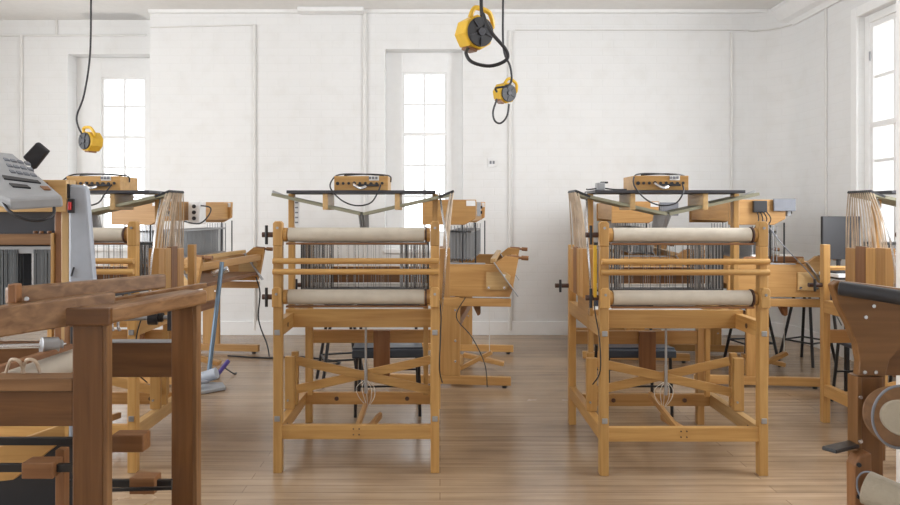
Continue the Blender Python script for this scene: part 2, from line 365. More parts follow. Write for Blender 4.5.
# ------------------------------------------------------------------ the dobby looms in a row
def make_loom(sd):
    """rear of the loom towards -y; sd = side (+1 right, -1 left) of the dobby box"""
    t = thing('dobby_loom', (0, 0, 0))
    hw = .411
    for s_ in (-1, 1):
        x = s_*hw
        p = MB().box(x-.0225, x+.0225, 0, .05, 0, 1.185).build('rear_post', GOLD, t, .004)
        for z in (.285, .735):
            MB().box(x-.014, x+.014, -.007, .001, z-.014, z+.014).build('bolt', STEEL, p, .003)
        for zc, hh in ((1.25, .065), (.92, .052)):
            xi = x
            poly = [(xi-.024, zc-hh), (xi+.024, zc-hh), (xi+.024, zc+hh-.012), (xi+.014, zc+hh), (xi-.014, zc+hh), (xi-.024, zc+hh-.012)]
            yb0 = .0 if zc > 1 else -.022
            b = MB().prism(poly, 'y', yb0, .05 if zc > 1 else .0).build('beam_bracket', GOLD, t, .004)
            MB().cyl((xi, yb0-.005, zc+hh-.035), (xi, yb0+.001, zc+hh-.035), .007, seg=10).build('bolt', STEEL, b, 0)
        MB().box(x-.0225, x+.0225, .87, .915, 0, 1.153).build('front_post', GOLD if s_ < 0 else ORNG, t, .004)
        r = MB().box(x-.021, x+.021, .05, .87, .175, .248).build('lower_side_rail', PALE if s_ > 0 else GOLD, t, .003)
        MB().cyl((x-s_*.0222, .14, .212), (x-s_*.019, .14, .212), .011, seg=12).build('bolt_hole', DKROD, r, 0)
        r = MB().box(x-.021, x+.021, .05, .87, .712, .795).build('upper_side_rail', GOLD, t, .003)
        MB().cyl((x-s_*.0225, .16, .75), (x-s_*.019, .16, .75), .014, seg=12).build('bolt_hole', DKROD, r, 0)
        MB().box(x-.016, x+.016, .335, .385, .795, 1.466).build('castle_post', GOLD, t, .003)
        k = MB().box(x-.029, x+.029, .30, .33, .25, .546).box(x-.010, x+.029, .39, .42, .25, .556).build('pivot_block', GOLD, t, .003)
        MB().cyl((x-.01, .293, .30), (x-.01, .301, .30), .006, seg=10).build('bolt', STEEL, k, 0)
        MB().box(s_*.2-.014, s_*.2+.014, .235, .48, 1.375, 1.465).build('lever_hanger', PALE, t, .003)
        bm_ = MB().box(x-s_*.06-.015, x-s_*.06+.015, .60, .63, .25, 1.0).build('beater_arm', GOLD, t, .003)
    rl = MB().box(-.39, .39, .008, .042, .175, .248).build('rear_rail', GOLD, t, .003)
    for x in (-.015, .015):
        for z in (.20, .23): MB().cyl((x, .004, z), (x, .009, z), .004, seg=8).build('screw', DKROD, rl, 0)
    rl = MB().box(-.39, .39, .67, .70, .175, .248).build('middle_rail', ORNG, t, .003)
    for x in (-.2, .235): MB().cyl((x, .664, .212), (x, .671, .212), .013, seg=14).build('bolt_hole', DKROD, rl, 0)
    MB().box(-.434, .434, .30, .334, .712, .814).build('rear_crossboard', GOLD, t, .003)
    MB().box(-.39, .39, .875, .905, .516, .60).build('front_crossboard', ORNG, t, .003)
    # warp beams
    for zc, r in ((1.243, .037), (.915, .039)):
        b = MB().cyl((-.385, .045, zc), (.385, .045, zc), r*.8, seg=24).cyl((-.385, .045, zc), (-.366, .045, zc), r*1.0, seg=24).cyl((.366, .045, zc), (.385, .045, zc), r*1.0, seg=24).build('warp_beam', GOLD, t, 0, True)
        MB().cyl((-.36, .045, zc), (.355, .045, zc), r*1.02, seg=28).build('wound_warp', CLOTH, b, 0, True)
        MB().box(-.37, .37, .015, .05, zc-r-.014, zc-r-.004).build('warp_stick', BRWN, b, .002)
        a = MB().cyl((-.50, .045, zc), (-.42, .045, zc), .014, seg=14).build('beam_axle', DKROD, t, 0, True)
        MB().cyl((-.475, .03, zc-.05), (-.475, .03, zc+.05), .008, seg=10).build('axle_handle', BLACK, a, 0, True)
        MB().cyl((.36, .045, zc), (.368, .045, zc), r*1.15, seg=24).build('ratchet_wheel', DKROD, b, 0, True)
    for z in (1.108, 1.053):
        MB().cyl((-.43, -.016, z), (.43, -.016, z), .0155, seg=18).build('back_rod', GOLD, t, 0, True)
    a = MB().cyl((-.52, .89, .89), (-.434, .89, .89), .014, seg=14).build('cloth_axle', DKROD, t, 0, True)
    MB().cyl((-.49, .87, .85), (-.49, .87, .93), .008, seg=10).build('axle_handle', BLACK, a, 0, True)
    bb = MB().cyl((-.388, .84, .86), (.388, .84, .86), .028, seg=20).build('cloth_beam', GOLD, t, 0, True)
    MB().cyl((-.34, .84, .86), (.34, .84, .86), .034, seg=24).build('wound_cloth', WHITECLOTH, bb, 0, True)
    MB().prism([(.935, .98), (.96, .985), (.965, 1.0), (.95, 1.01), (.93, 1.0)], 'x', -.40, .40).build('breast_beam', GOLD, t, .002)
    MB().box(-.36, .36, .50, .86, .755, .762).build('warp_sheet', WHITECLOTH, t, 0)
    # beater with reed
    MB().box(-.37, .37, .60, .64, .935, 1.03).build('beater_board', BRWN, t, .003)
    MB().box(-.36, .36, .585, .60, .915, .932).build('reed', WHITECLOTH, t, .002)
    # shafts with wire heddles
    for i in range(6):
        v = .42+.024*i
        f = MB().box(-.372, .372, v, v+.008, 1.172, 1.186).box(-.372, .372, v, v+.008, .905, .917).box(-.372, -.364, v, v+.008, .905, 1.186).box(.364, .372, v, v+.008, .905, 1.186).build('shaft', HEDDK if i % 2 == 0 else STEEL, t, 0)
        h = MB()
        rnd = random.Random(i)
        for sg in (-1, 1):
            for k in range(10):
                x = sg*(.195+.165*(k+rnd.random()*.8)/10)
                h.box(x-.0019, x+.0019, v+.001, v+.004, .915, 1.174)
        for k in range(5):
            x = -.17+.34*rnd.random(); h.box(x-.0008, x+.0008, v+.002, v+.004, .915, 1.174)
        tag(h.build('heddles', (HEDD, HEDDK, CHROME)[i % 3], f, 0), None, None, kind='stuff')
    # jack levers under the shelf
    MB().box(-.412, .412, .22, .50, 1.466, 1.483).build('top_shelf', SHELF, t, .002)
    for i in range(12):
        v = .25+.019*i
        for sg in (-1, 1):
            l = MB().bar((sg*.008, v, 1.352), (sg*.50, v, 1.462 if abs(sg) else 0), .010, .016).build('jack_lever', LEVER, t, 0)
            if sg == sd or i in (4, 5): MB().bar((sg*.432, v, 1.4472), (sg*.515, v, 1.480), .012 if sg == sd else .006, .013).build('lever_tip', BLACK if sg == sd else STEEL, l, 0)
    cb = MB()
    for i in range(12):
        v = .25+.019*i
        for dx in (-.016, 0, .016): cb.cyl((dx, v, 1.35), (dx*.8, .43+.01*i, 1.185), .003, seg=5)
    cb.build('lifting_cords', CORDG, t, 0)
    # dobby cords and box on one side
    rnd = random.Random(3)
    cn_ = MB()
    for i in range(12):
        v = .25+.019*i
        for k in range(2):
            x = sd*(.505+.014*(k-.5)); j = rnd.uniform(-.008, .008)
            cn_.tube([(x, v, 1.475), (x-sd*.02+j, v+(v-.35)*.5+j, 1.33), (x-sd*.035+j, v+(v-.35)*.8, 1.15)], .0034, 5, 3)
    cn_.build('dobby_cords', CORDM, t, 0)
    for (y0, y1, m, zt_) in ((.15, .24, ORNG, 1.165), (.24, .33, GOLD, 1.16), (.33, .43, BRWN, 1.165), (.43, .53, ORNG, 1.15)):
        MB().box(sd*.436, sd*.492, y0+.002, y1-.002, .90, zt_).build('dobby_casing', m, t, .003)
    MB().box(sd*.434, sd*.45, .17, .51, .80, .899).build('casing_bracket', GOLD, t, .003)
    MB().tube([(sd*.435, .33, 1.47), (sd*.45, .25, 1.36), (sd*.47, .14, 1.2), (sd*.46, .12, 1.0), (sd*.445, .2, .8)], .006, 6).build('steel_hose', CHROME, t, 0, True)
    MB().tube([(sd*.40, .30, 1.0), (sd*.44, .1, .85), (sd*.44, -.004, .72), (sd*.435, -.008, .55), (sd*.45, .1, .45)], .0035, 6).build('power_lead', BLACK, t, 0, True)
    # X of lams, pull rod and treadles
    MB().bar((-.385, .35, .515), (.385, .35, .345), .012, .05).build('lam', GOLD, t, .003)
    MB().bar((-.385, .372, .345), (.385, .372, .515), .012, .05).build('lam', GOLD, t, .003)
    r = MB().cyl((.015, .34, .72), (.015, .34, .33), .0065, seg=12).cyl((.015, .34, .50), (.015, .34, .33), .009, seg=12).build('pull_rod', STEEL, t, 0, True)
    st = MB()
    for k in range(7):
        a = rnd.uniform(-.06, .06); st.tube([(.015, .34, .41), (.015+a, .36, .36), (.02+a*.9, .38, .30), (.02+a*.3, .40, .25)], .0016, 5, 4)
    st.build('tie_cord', STRING, r, 0)
    sx = .03
    MB().bar((-.005, .045, .21), (-.02+sx, .62, .26), .022, .036).build('treadle', ORNG, t, .003)
    MB().bar((.05, .045, .20), (.075, .60, .13), .022, .036).build('treadle', ORNG, t, .003)
    MB().box(.01, .115, .845, .872, .30, .60).build('treadle_board', BRWN, t, .003)
    return t
ROW = [(-2.02, 3.65, 1, 'golden wooden dobby loom half hidden behind the dark frame on the left'),
       (-.4375, 3.65, 1, 'golden wooden dobby loom left of the centre aisle, seen from behind'),
       (1.26, 3.61, -1, 'golden wooden dobby loom right of the centre aisle, with a yellow strip at its left'),
       (2.91, 3.65, -1, 'golden wooden dobby loom cut off by the right edge, behind the white pillar')]
lr = make_loom(1); ll = make_loom(-1)
lms = []
for i, (x, y, sd, lab) in enumerate(ROW):
    o = (lambda: copy_tree(lr), lambda: lr, lambda: ll, lambda: copy_tree(ll))[i]()
    o.location = (x, y, 0); tag(o, lab, 'loom', 'dobby looms standing in a row across the room'); lms.append(o)
# marks that only single looms carry
MB().box(-.462, -.446, .02, .035, .92, 1.19).build('measuring_strip', YELLOW, lms[2], .001)
sheet = MB().box(-.385, -.36, .31, .312, 1.28, 1.44).build('pattern_note', WHITE, lms[1], 0)
for i in range(5):
    zz = 1.30+.028*i; MB().box(-.382, -.365, .308, .3098, zz, zz+.008).build('note_mark', MGREY, sheet, 0)

# control boxes on the shelves
def make_box():
    t = thing('control_box', (0, 0, 0))
    c = MB().box(-.15, .15, 0, .23, .0, .080).build('casing', GOLD, t, .003)
    MB().box(.045, .10, -.003, 0, .055, .082).build('label_plate', WHITE, t, 0)
    rnd = random.Random(5)
    for k in range(9):
        x = -.13+.031*k; z = .036+.004*rnd.random()
        MB().cyl((x, -.006, z), (x, .001, z), .008 if k % 3 else .010, seg=10).build('port', BLACK, t, 0)
    for k in range(3):
        x = .05+.018*k; MB().box(x-.006, x+.006, -.008, -.002, .062, .076).build('switch', MGREY, t, 0)
    MB().box(-.02, .10, -.02, -.006, .022, .034).build('connector', BLACK, t, .002)
    MB().tube([(-.04, -.01, .036), (-.03, -.03, .025), (.0, -.032, .012), (.03, -.02, .02)], .008, 6).build('plug', CHROME, t, 0, True)
    MB().tube([(.12, .10, .088), (.0, .06, .094), (-.12, .03, .090), (-.157, -.01, .06), (-.16, -.06, .01), (-.10, -.065, -.055), (-.02, -.067, -.085), (.06, -.065, -.07), (.10, -.06, -.01), (.11, -.015, .03)], .0042, 7).build('cable', BLACK, t, 0, True)
    MB().tube([(-.1, .05, .085), (-.02, .03, .090), (.06, .04, .092), (.13, .07, .088), (.158, .09, .08), (.158, .1, .05)], .004, 7).build('cable', BLACK, t, 0, True)
    return t
cb0 = make_box()
for i, (dx, lab) in enumerate(((.09, 'yellow wooden control box with sockets on the leftmost loom shelf'),
                               (-.002, 'yellow wooden control box with a hanging cable loop on the loom left of the aisle'),
                               (-.04, 'yellow wooden control box on the shelf of the loom right of the aisle'))):
    o = cb0 if i == 0 else copy_tree(cb0)
    o.location = (ROW[i][0]+dx, ROW[i][1]+.245, 1.4832)
    tag(o, lab, 'control box', 'wooden control boxes on the loom shelves')
ad = thing('power_adapter', (ROW[2][0]-.37, ROW[2][1]+.25, 1.4832)); tag(ad, 'small grey power adapter on the left end of the right-hand loom shelf', 'adapter')
MB().box(-.022, .022, 0, .06, 0, .042).build('casing', GREY, ad, .005)
MB().box(.0, .04, .01, .03, .038, .048).build('plug', BLACK, ad, .002)
MB().tube([(-.02, .03, .01), (-.07, .01, .004), (-.09, -.04, .004)], .004, 6).build('lead', BLACK, ad, 0, True)
MB().tube([(.02, .03, .012), (.08, .01, .004), (.14, .0, .004)], .004, 6).build('lead', BLACK, ad, 0, True)

# ------------------------------------------------------------------ side-on looms along the back
def make_side_loom(W=1.35):
    t = thing('panel_loom', (0, 0, 0)); T = .045
    for k, y in enumerate((0, W-T)):
        m = ORNG
        MB().box(-.95, 0, y, y+T, .02, .085).build('foot', m, t, .004)
        for x in (-.9, -.05): MB().cyl((x, y+T/2, 0), (x, y+T/2, .02), .018, seg=10).build('foot_pad', BLACK, t, 0)
        u = MB().box(-.56, -.395, y+.004, y+T-.004, .085, .70).build('upright', m, t, .004)
        for zz in (.2, .36, .6): MB().cyl((-.43, y-.004, zz), (-.43, y+.005, zz), .009, seg=10).build('bolt', CHROME, u, 0)
        MB().box(-.72, .0, y+.002, y+T+.002, .63, .692).build('side_rail', m, t, .004)
        MB().prism([(-.70, .706), (-.01, .706), (.012, .763), (.06, 1.01), (-.046, 1.024), (-.13, .957), (-.70, .957)], 'y', y, y+T).build('side_panel', m, t, .004)
        p = MB().prism([(-.19, .76), (-.03, .76), (.0, .87), (-.04, .90), (-.19, .90)], 'y', y-.014, y-.001).build('cover_plate', PALE, t, .003)
        for (x, z) in ((-.17, .78), (-.05, .78), (-.05, .875)): MB().cyl((x, y-.02, z), (x, y-.013, z), .010, seg=10).build('bolt', CHROME, p, 0)
        MB().bar((-.13, y-.022, .975), (.055, y-.022, .715), .008, .045, (0, 1, 0)).build('metal_brace', STEEL, t, .002)
        h = MB().cyl((-.03, y+.02, 1.015), (.06, y+.02, 1.01), .016, seg=14).cyl((.08, y+.02, 1.009), (.135, y+.02, 1.006), .018, seg=14).cyl((.05, y+.02, 1.01), (.10, y+.02, 1.008), .010, seg=12).build('beam_handle', BRWN, t, 0, True)
        MB().prism([(-.69, 1.263), (-.36, 1.263), (-.275, 1.31), (-.27, 1.459), (-.69, 1.459)], 'y', y, y+T).build('castle_panel', m, t, .004)
        MB().box(-.345, -.275, y-.003, y, 1.41, 1.452).build('paper_label', WHITE, t, 0)
        for x in (-.378, -.275): MB().cyl((x, y+.03, 1.28 if x > -.3 else 1.263), (x, y+.03, .957), .006, seg=8).build('castle_rod', BLKST, t, 0, True)
    MB().box(-.68, -.30, T+.005, W-T-.005, 1.29, 1.45).build('castle_body', ORNG, t, .004)
    b = MB().box(-.262, -.235, .0, .05, 1.33, 1.44).build('switch_bracket', GREY, t, .003)
    for z in (1.36, 1.40): MB().cyl((-.235, .025, z), (-.222, .025, z), .012, seg=10).build('knob', BLACK, b, 0)
    MB().box(-.60, .0, T, W-T, .76, .79).build('bed_board', BRWN, t, .003)
    MB().box(-.02, .03, T, W-T, .90, .96).build('breast_beam', ORNG, t, .004)
    MB().box(-.70, -.66, T, W-T, .80, .95).build('back_board', ORNG, t, .004)
    w = MB().cyl((-.57, T, .88), (-.57, W-T, .88), .05, seg=22).build('warp_beam', PALE, t, 0, True)
    MB().cyl((-.57, .1, .88), (-.57, W-.1, .88), .056, seg=22).build('wound_warp', CLOTH, w, 0, True)
    MB().box(-.16, -.12, T, W-T, .965, 1.0).build('beater_bar', PALE, t, .004)
    MB().box(-.64, -.20, .0, T, .957, .966).build('metal_rail', GREY, t, .002)
    for i in range(8):
        x = -.50+.026*i
        f = MB().box(x, x+.007, .07, W-.07, .975, .99).box(x, x+.007, .07, W-.07, 1.20, 1.215).box(x, x+.007, .07, .078, .975, 1.255).box(x, x+.007, W-.078, W-.07, .975, 1.255).build('shaft', STEEL, t, 0)
        h = MB()
        for k in range(34):
            y = .11+(W-.22)*k/34+.01*((k*7+i*3) % 5)/5; h.box(x+.001, x+.004, y, y+.005, .985, 1.205)
        tag(h.build('heddles', HEDD, f, 0), None, None, kind='stuff')
    MB().bar((-.42, W*.45, .13), (-.07, W*.45, .06), .07, .035).build('treadle', ORNG, t, .004)
    MB().bar((-.42, .30, .08), (-.16, .30, .22), .06, .03).build('treadle', ORNG, t, .004)
    MB().box(-.50, -.42, .25, W*.5, .05, .12).build('treadle_block', ORNG, t, .003)
    MB().cyl((-.18, .30, .20), (-.18, .30, .70), .003, seg=6).build('treadle_cord', STRING, t, 0)
    MB().box(-.45, -.40, T, W-T, .45, .52).build('stretcher', BRWN, t, .004)
    MB().prism([(-.30, .63), (-.24, .63), (-.24, .56), (-.26, .55)], 'y', .05, .12).build('stop_wedge', BRWN, t, .003)
    return t
side = make_side_loom()
RZ = -math.radians(6.8)
SL = [((-1.90, 5.42), 'orange-brown panel-sided loom left of the aisle behind the leaning pole'),
      ((.547, 5.40), 'orange-brown panel-sided loom beside the middle window, its castle carrying a white label'),
      ((2.94, 5.37), 'panel-sided loom in the right corner with a grey panel on its castle'),
      ((2.25, 6.30), 'panel-sided loom mostly hidden behind the loom right of the aisle')]
sls = []
for i, ((x, y), lab) in enumerate(SL):
    o = side if i == 0 else copy_tree(side)
    o.location = (x, y, 0); o.rotation_euler = (0, 0, RZ); tag(o, lab, 'loom', 'panel-sided looms along the back wall'); sls.append(o)
# individual fittings
MB().box(-.37, -.21, -.03, -.005, 1.37, 1.465).build('grey_panel', MGREY, sls[2], .004)
q = MB().box(-.52, -.42, -.035, 0, 1.36, 1.45).build('cable_block', BLACK, sls[2], .004)
for k in range(4): MB().tube([(-.5+.02*k, -.03, 1.38), (-.49+.03*k, -.05, 1.30), (-.54+.02*k, -.04, 1.2)], .004, 6).build('cable', BLACK, q, 0, True)
MB().tube([(-.45, -.04, 1.30), (-.30, -.04, 1.10), (-.12, -.045, .90), (.0, -.05, .72), (.12, -.03, .5)], .004, 6).build('power_lead', MGREY, sls[2], 0, True)
MB().box(-.26, -.10, .0, .03, 1.33, 1.45).build('grey_panel', MGREY, sls[3], .004)
q = MB().box(-.265, -.16, .42, .54, 1.26, 1.455).build('motor_unit', WHITE, sls[0], .01)
for z in (1.31, 1.36, 1.41): MB().cyl((-.21, .411, z), (-.21, .421, z), .016, seg=14).build('dial', BLACK, q, 0)
MB().tube([(-.14, .1, 1.29), (-.06, .2, 1.27), (-.03, .3, 1.33), (-.06, .4, 1.40), (-.2, .45, 1.42)], .006, 6).build('cable', BLACK, sls[0], 0, True)
MB().tube([(.02, 1.2, .75), (.06, 1.2, .60), (.05, 1.19, .35), (.14, 1.17, .12), (.17, 1.15, .012)], .007, 6).build('power_lead', BLACK, sls[0], 0, True)
MB().tube([(-.35, -.02, .7), (-.42, -.03, .55), (-.3, -.04, .4), (-.2, -.05, .2), (-.18, -.05, .02)], .004, 6).build('power_lead', BLACK, sls[1], 0, True)
wdl = MB().tube([P(180, 357, 6.55)*1, Vector((-2.0, 6.60, .008)), Vector((-1.6, 6.5, .008)), Vector((-1.3, 6.55, .008)), Vector((-.9, 6.3, .008)), Vector((-1.15, 6.1, .008))][1:], .008, 6).build('floor_cable', BLACK, None, 0, True)
tag(wdl, 'black cable lying on the floor behind the loom left of the aisle', 'cable')
MB().cyl((.03, .25, .86), (.15, .28, .90), .028, seg=18).build('take_up_roller', CHROME, sls[0], .004, True)
# shuttles and paper lying on the corner loom
for k, (x, y, rz) in enumerate(((2.48, 5.48, .3), (2.72, 5.50, -.2))):
    s_ = thing('weaving_shuttle', (x, y, 1.018), rz); tag(s_, ['wooden shuttle lying on the beater of the corner loom, the left one', 'wooden shuttle lying on the beater of the corner loom, the right one'][k], 'shuttle', 'shuttles on the corner loom')
    s_.location.z = .9705 if k == 0 else .9705
    MB().prism([(-.13, 0), (-.09, -.02), (.09, -.02), (.13, 0), (.09, .02), (-.09, .02)], 'z', 0, .045).build('body', BRWN, s_, .006)
    MB().cyl((-.05, 0, .047), (.05, 0, .047), .012, seg=12).build('bobbin', STRING, s_, 0, True)

# ------------------------------------------------------------------ chairs and stools
def make_chair():
    t = thing('stacking_chair', (0, 0, 0))       # front edge of the seat towards -y
    mb = MB(); n = 10
    for i in range(n):
        a0 = -.20+.40*i/n; a1 = a0+.40/n
        z = lambda a: .455-.018*math.cos((a+.02)*6)
        mb.prism([(a0, z(a0)-.012), (a1, z(a1)-.012), (a1, z(a1)+.014), (a0, z(a0)+.014)], 'x', -.235, .235)
    mb.prism([(-.235, .40), (-.222, .394), (-.19, .43), (-.195, .452), (-.225, .446)], 'x', -.235, .235)
    bmesh.ops.remove_doubles(mb.bm, verts=mb.bm.verts, dist=.0005)
    seat = mb.build('seat', BLUE, t, .006, True)
    MB().prism([(-.225, -.02), (.225, -.02), (.235, .10), (.19, .17), (-.19, .17), (-.235, .10)], 'y', 0, .022).build('backrest', BLUE, t, .006)
    bk = [c for c in kids(t) if c.name.startswith('backrest')][0]; bk.location = (0, .245, .66); bk.rotation_euler = (-.15, 0, 0)
    for s_ in (-1, 1):
        MB().tube([(s_*.215, -.20, 0), (s_*.205, -.19, .41), (s_*.20, -.17, .435), (s_*.19, -.10, .436), (s_*.19, .17, .436)], .011, 8, 4).build('leg', BLKST, t, 0, True)
        MB().tube([(s_*.215, .24, 0), (s_*.20, .19, .42), (s_*.20, .215, .5), (s_*.20, .25, .68), (s_*.20, .27, .80)], .011, 8, 4).build('leg', BLKST, t, 0, True)
    MB().cyl((-.21, -.192, .20), (.21, -.192, .20), .007, seg=8).build('stretcher', BLKST, t, 0, True)
    MB().cyl((-.205, .215, .22), (.205, .215, .22), .007, seg=8).build('stretcher', BLKST, t, 0, True)
    return t
ch = make_chair()
for i, (x, y, rz, lab) in enumerate(((-.36, 4.86, .06, 'dark blue chair with black tube legs behind the loom left of the aisle'),
                                (1.33, 4.86, 0, 'dark blue chair with black tube legs behind the loom right of the aisle'),
                                (3.05, 4.815, .05, 'dark blue chair with black legs behind the loom cut off at the right edge'))):
    o = ch if i == 0 else copy_tree(ch)
    o.location = (x, y, 0); o.rotation_euler = (0, 0, rz); tag(o, lab, 'chair', 'dark blue chairs at the dobby looms')
def make_stool(h=.66):
    t = thing('tall_stool', (0, 0, 0))
    MB().cyl((0, 0, h-.03), (0, 0, h), .15, seg=28).build('seat', BLUE, t, .006, True)
    for a in range(4):
        an = math.pi/4+a*math.pi/2; c, s_ = math.cos(an), math.sin(an)
        MB().tube([(c*.10, s_*.10, h-.03), (c*.235, s_*.235, 0)], .013, 8, 0).build('leg', BLKST, t, 0, True)
    q = .19*math.sqrt(.5)
    MB().tube([(-q, -q, .20), (q, -q, .20)], .008, 8, 0).tube([(-q, q, .20), (q, q, .20)], .008, 8, 0).tube([(-q, -q, .20), (-q, q, .20)], .008, 8, 0).tube([(q, -q, .20), (q, q, .20)], .008, 8, 0).build('footrest', BLKST, t, 0, True)
    return t
stl = make_stool()
for i, (x, y, rz, lab) in enumerate(((2.80, 6.30, .15, 'black-legged stool tucked under the corner loom'),
                                (3.33, 6.35, .5, 'black-legged stool standing in front of the rounded corner'),
                                (-.80, 5.62, .3, 'black-legged stool seen under the loom left of the aisle'))):
    o = stl if i == 0 else copy_tree(stl)
    o.location = (x, y, 0); o.rotation_euler = (0, 0, rz); tag(o, lab, 'stool', 'black-legged stools')

# worktable with a monitor behind the right edge loom
t = thing('work_table', (3.33, 5.21, 0)); tag(t, 'white-topped narrow work table against the right wall behind the last loom', 'table')
MB().box(-.44, .44, -.13, .13, .885, .91).build('tabletop', WHITE, t, .003)
MB().box(-.43, .43, -.12, .12, .87, .885).build('apron', BLKST, t, .002)
for a in (-.25, .38):
    for b in (-.09, .09): MB().box(a-.014, a+.014, b-.014, b+.014, 0, .84).build('leg', BLKST, t, .002)
t = thing('computer_monitor', (2.98, 5.21, .911), .2); tag(t, 'black flat monitor on the white work table by the right wall', 'monitor')
MB().box(-.16, .16, -.012, .012, .10, .42).build('screen', BLACK, t, .004)
MB().cyl((0, .02, .0), (0, .02, .2), .015, seg=10).build('stand', BLACK, t, 0, True)
MB().box(-.08, .08, -.05, .08, 0, .012).build('base', BLACK, t, .003)

# ------------------------------------------------------------------ hanging cord reels
def make_reel(tilt_dir, r=.072):
    """body facing -y, disc radius r"""
    t = thing('cord_reel', (0, 0, 0))
    n = 8; poly = [(r*1.22*math.cos(math.pi/8+k*math.pi/4), r*1.22*math.sin(math.pi/8+k*math.pi/4)) for k in range(n)]
    b = MB().prism(poly, 'y', -.0, .12).build('housing', YELLOW, t, .012)
    MB().cyl((0, -.012, 0), (0, .0, 0), r*1.03, seg=32).build('front_disc', BLACK, b, .003, True)
    MB().cyl((0, -.022, 0), (0, -.012, 0), r*.28, seg=20).build('hub', SHELF, b, .002, True)
    for k in range(5):
        a = 2*math.pi*k/5; MB().bar((r*.4*math.cos(a), -.015, r*.4*math.sin(a)), (r*.95*math.cos(a), -.015, r*.95*math.sin(a)), .006, .006, (0, 1, 0)).build('rib', SHELF, b, 0)
    MB().tube([(-r*.85, .03, r*.8), (-r*.8, .02, r*1.45), (-r*.3, .02, r*1.65), (r*.5, .02, r*1.6), (r*1.05, .03, r*1.0), (r*1.05, .04, r*.7)], .013, 8).build('handle', YELLOW, t, 0, True)
    MB().box(-r*.4, r*.35, .02, .10, -r*1.32, -r*1.05).build('cord_guide', BRWN, t, .004)
    return t
def cable(pts, r, lab, kind=BLACK):
    o = MB().tube(pts, r, 8, 6).build('hanging_cable', kind, None, 0, True); return tag(o, lab, 'cable')
r0 = make_reel(0)
r0.location = P(480, 32, 3.55); r0.rotation_euler = (.1, .25, .5)
tag(r0, 'largest yellow cord reel with black disc hanging from the ceiling near the centre', 'cord reel', 'yellow cord reels hanging from the ceiling')
r1 = copy_tree(r0); r1.location = P(508.5, 93, 5.9); r1.rotation_euler = (.15, .5, .6)
tag(r1, 'small yellow cord reel hanging lower right of the largest one', 'cord reel', 'yellow cord reels hanging from the ceiling')
r2_ = copy_tree(r0); r2_.location = P(85, 141, 6.0); r2_.rotation_euler = (0, .1, -.5)
tag(r2_, 'yellow cord reel hanging in front of the left window', 'cord reel', 'yellow cord reels hanging from the ceiling')
def up(px, py, d):                                   # a point on the ceiling above that pixel column
    p = P(px, py, d); return Vector((p.x, p.y, TOP))
d1 = 3.5
cable([up(479, 0, d1), P(481, -10, d1), P(483.5, 15, d1-.03), P(492, 33, d1-.03), P(506, 50, d1), P(506, 60, d1), P(490, 66, d1), P(472, 62, d1), P(466, 53, d1+.02), P(469, 47, d1+.08)], .009, 'thick black cable looping under the largest yellow cord reel')
d2 = 5.85
cable([up(503, 0, d2), P(503, 0, d2), P(503.5, 48, d2), P(510, 66, d2), P(511.5, 80, d2), P(507, 86, d2-.05), P(496, 88, d2-.05), P(497, 92, d2-.03)], .009, 'thin black cable the small yellow reel hangs from')
cable([P(497, 99, d2), P(493, 112, d2), P(495, 121, d2), P(501, 123, d2), P(507, 116, d2), P(509, 104, d2)], .008, 'black cable loop below the small yellow reel')
cable([up(91, 0, 5.95), P(91, 0, 5.95), P(90, 55, 5.95), P(84, 95, 5.95), P(77, 115, 5.95), P(78, 126, 5.95), P(82, 134, 5.96)], .008, 'dark cable the reel before the left window hangs from')

# ------------------------------------------------------------------ mop and brush by the left panel loom
t = thing('floor_mop', (0, 0, 0)); tag(t, 'floor mop with a blue-grey pole leaning by the left panel loom', 'mop')
a = P(208, 380, 5.45); a.z = .05; b = P(222, 262, 5.62)
MB().tube([a, b], .018, 10, 0).build('pole', POLE, t, 0, True)
MB().cyl(a+Vector((-.05, 0, .02)), a+Vector((.07, 0, .06)), .045, seg=14).build('clamp', LGREY, t, .004, True)
MB().prism([(a.x-.14, a.y-.12), (a.x+.02, a.y-.24), (a.x+.17, a.y-.10), (a.x+.10, a.y+.05), (a.x-.10, a.y+.06)], 'z', .003, .028).build('mop_pad', GREY, t, .006)
MB().bar(a+Vector((-.10, -.20, .012)), a+Vector((.05, -.14, .03)), .05, .02).build('fringe', MGREY, t, .004)
t = thing('hand_brush', (0, 0, 0)); tag(t, 'purple-handled hand brush lying behind the mop head', 'brush')
c = P(217, 374, 5.70); c.z = .035
MB().bar(c, P(229, 360, 5.75), .035, .03).build('handle', PURPLE, t, .008)
MB().bar(c+Vector((-.14, -.02, -.008)), c+Vector((.02, 0, 0)), .05, .045).build('bristle_block', DKROD, t, .004)
tag(MB().tube([P(222, 366, 5.8), Vector((P(232, 371, 5.8).x, 5.86, .008)), Vector((P(236, 373, 5.9).x, 5.9, .008))], .006, 6).build('cord', BLACK, t, 0), None, None)

# ------------------------------------------------------------------ big digital loom in the left foreground
t = thing('digital_loom', (-1.35, 2.7, 0)); tag(t, 'large dark wooden digital loom with a grey console in the left foreground', 'loom')
def L(v): return Vector(v)-Vector((-1.35, 2.7, 0))
def LP(px, py, d): return L(P(px, py, d))
def lbox(x0, x1, y0, y1, z0, z1):
    a = L((x0, y0, z0)); b = L((x1, y1, z1)); return MB().box(a.x, b.x, a.y, b.y, a.z, b.z)
n = 2.38; ppn = F/n; ff = 2.9; ppf = F/ff
nx0, nx1 = (72-X0)/ppn, (103-X0)/ppn
fx0, fx1 = (171-X0)/ppf, (193-X0)/ppf
zb = EYE-(307-Y0)/ppn
nlg = lbox(nx0, nx1, n, n+.045, 0, zb-.055).build('near_post', DARK, t, .005)
lbox(nx1-.001, nx1+.012, n+.002, n+.043, 0, zb-.055).build('lighter_post_edge', WORN_LIT, t, .002)  # lit right side of the near post, put into lighter wood
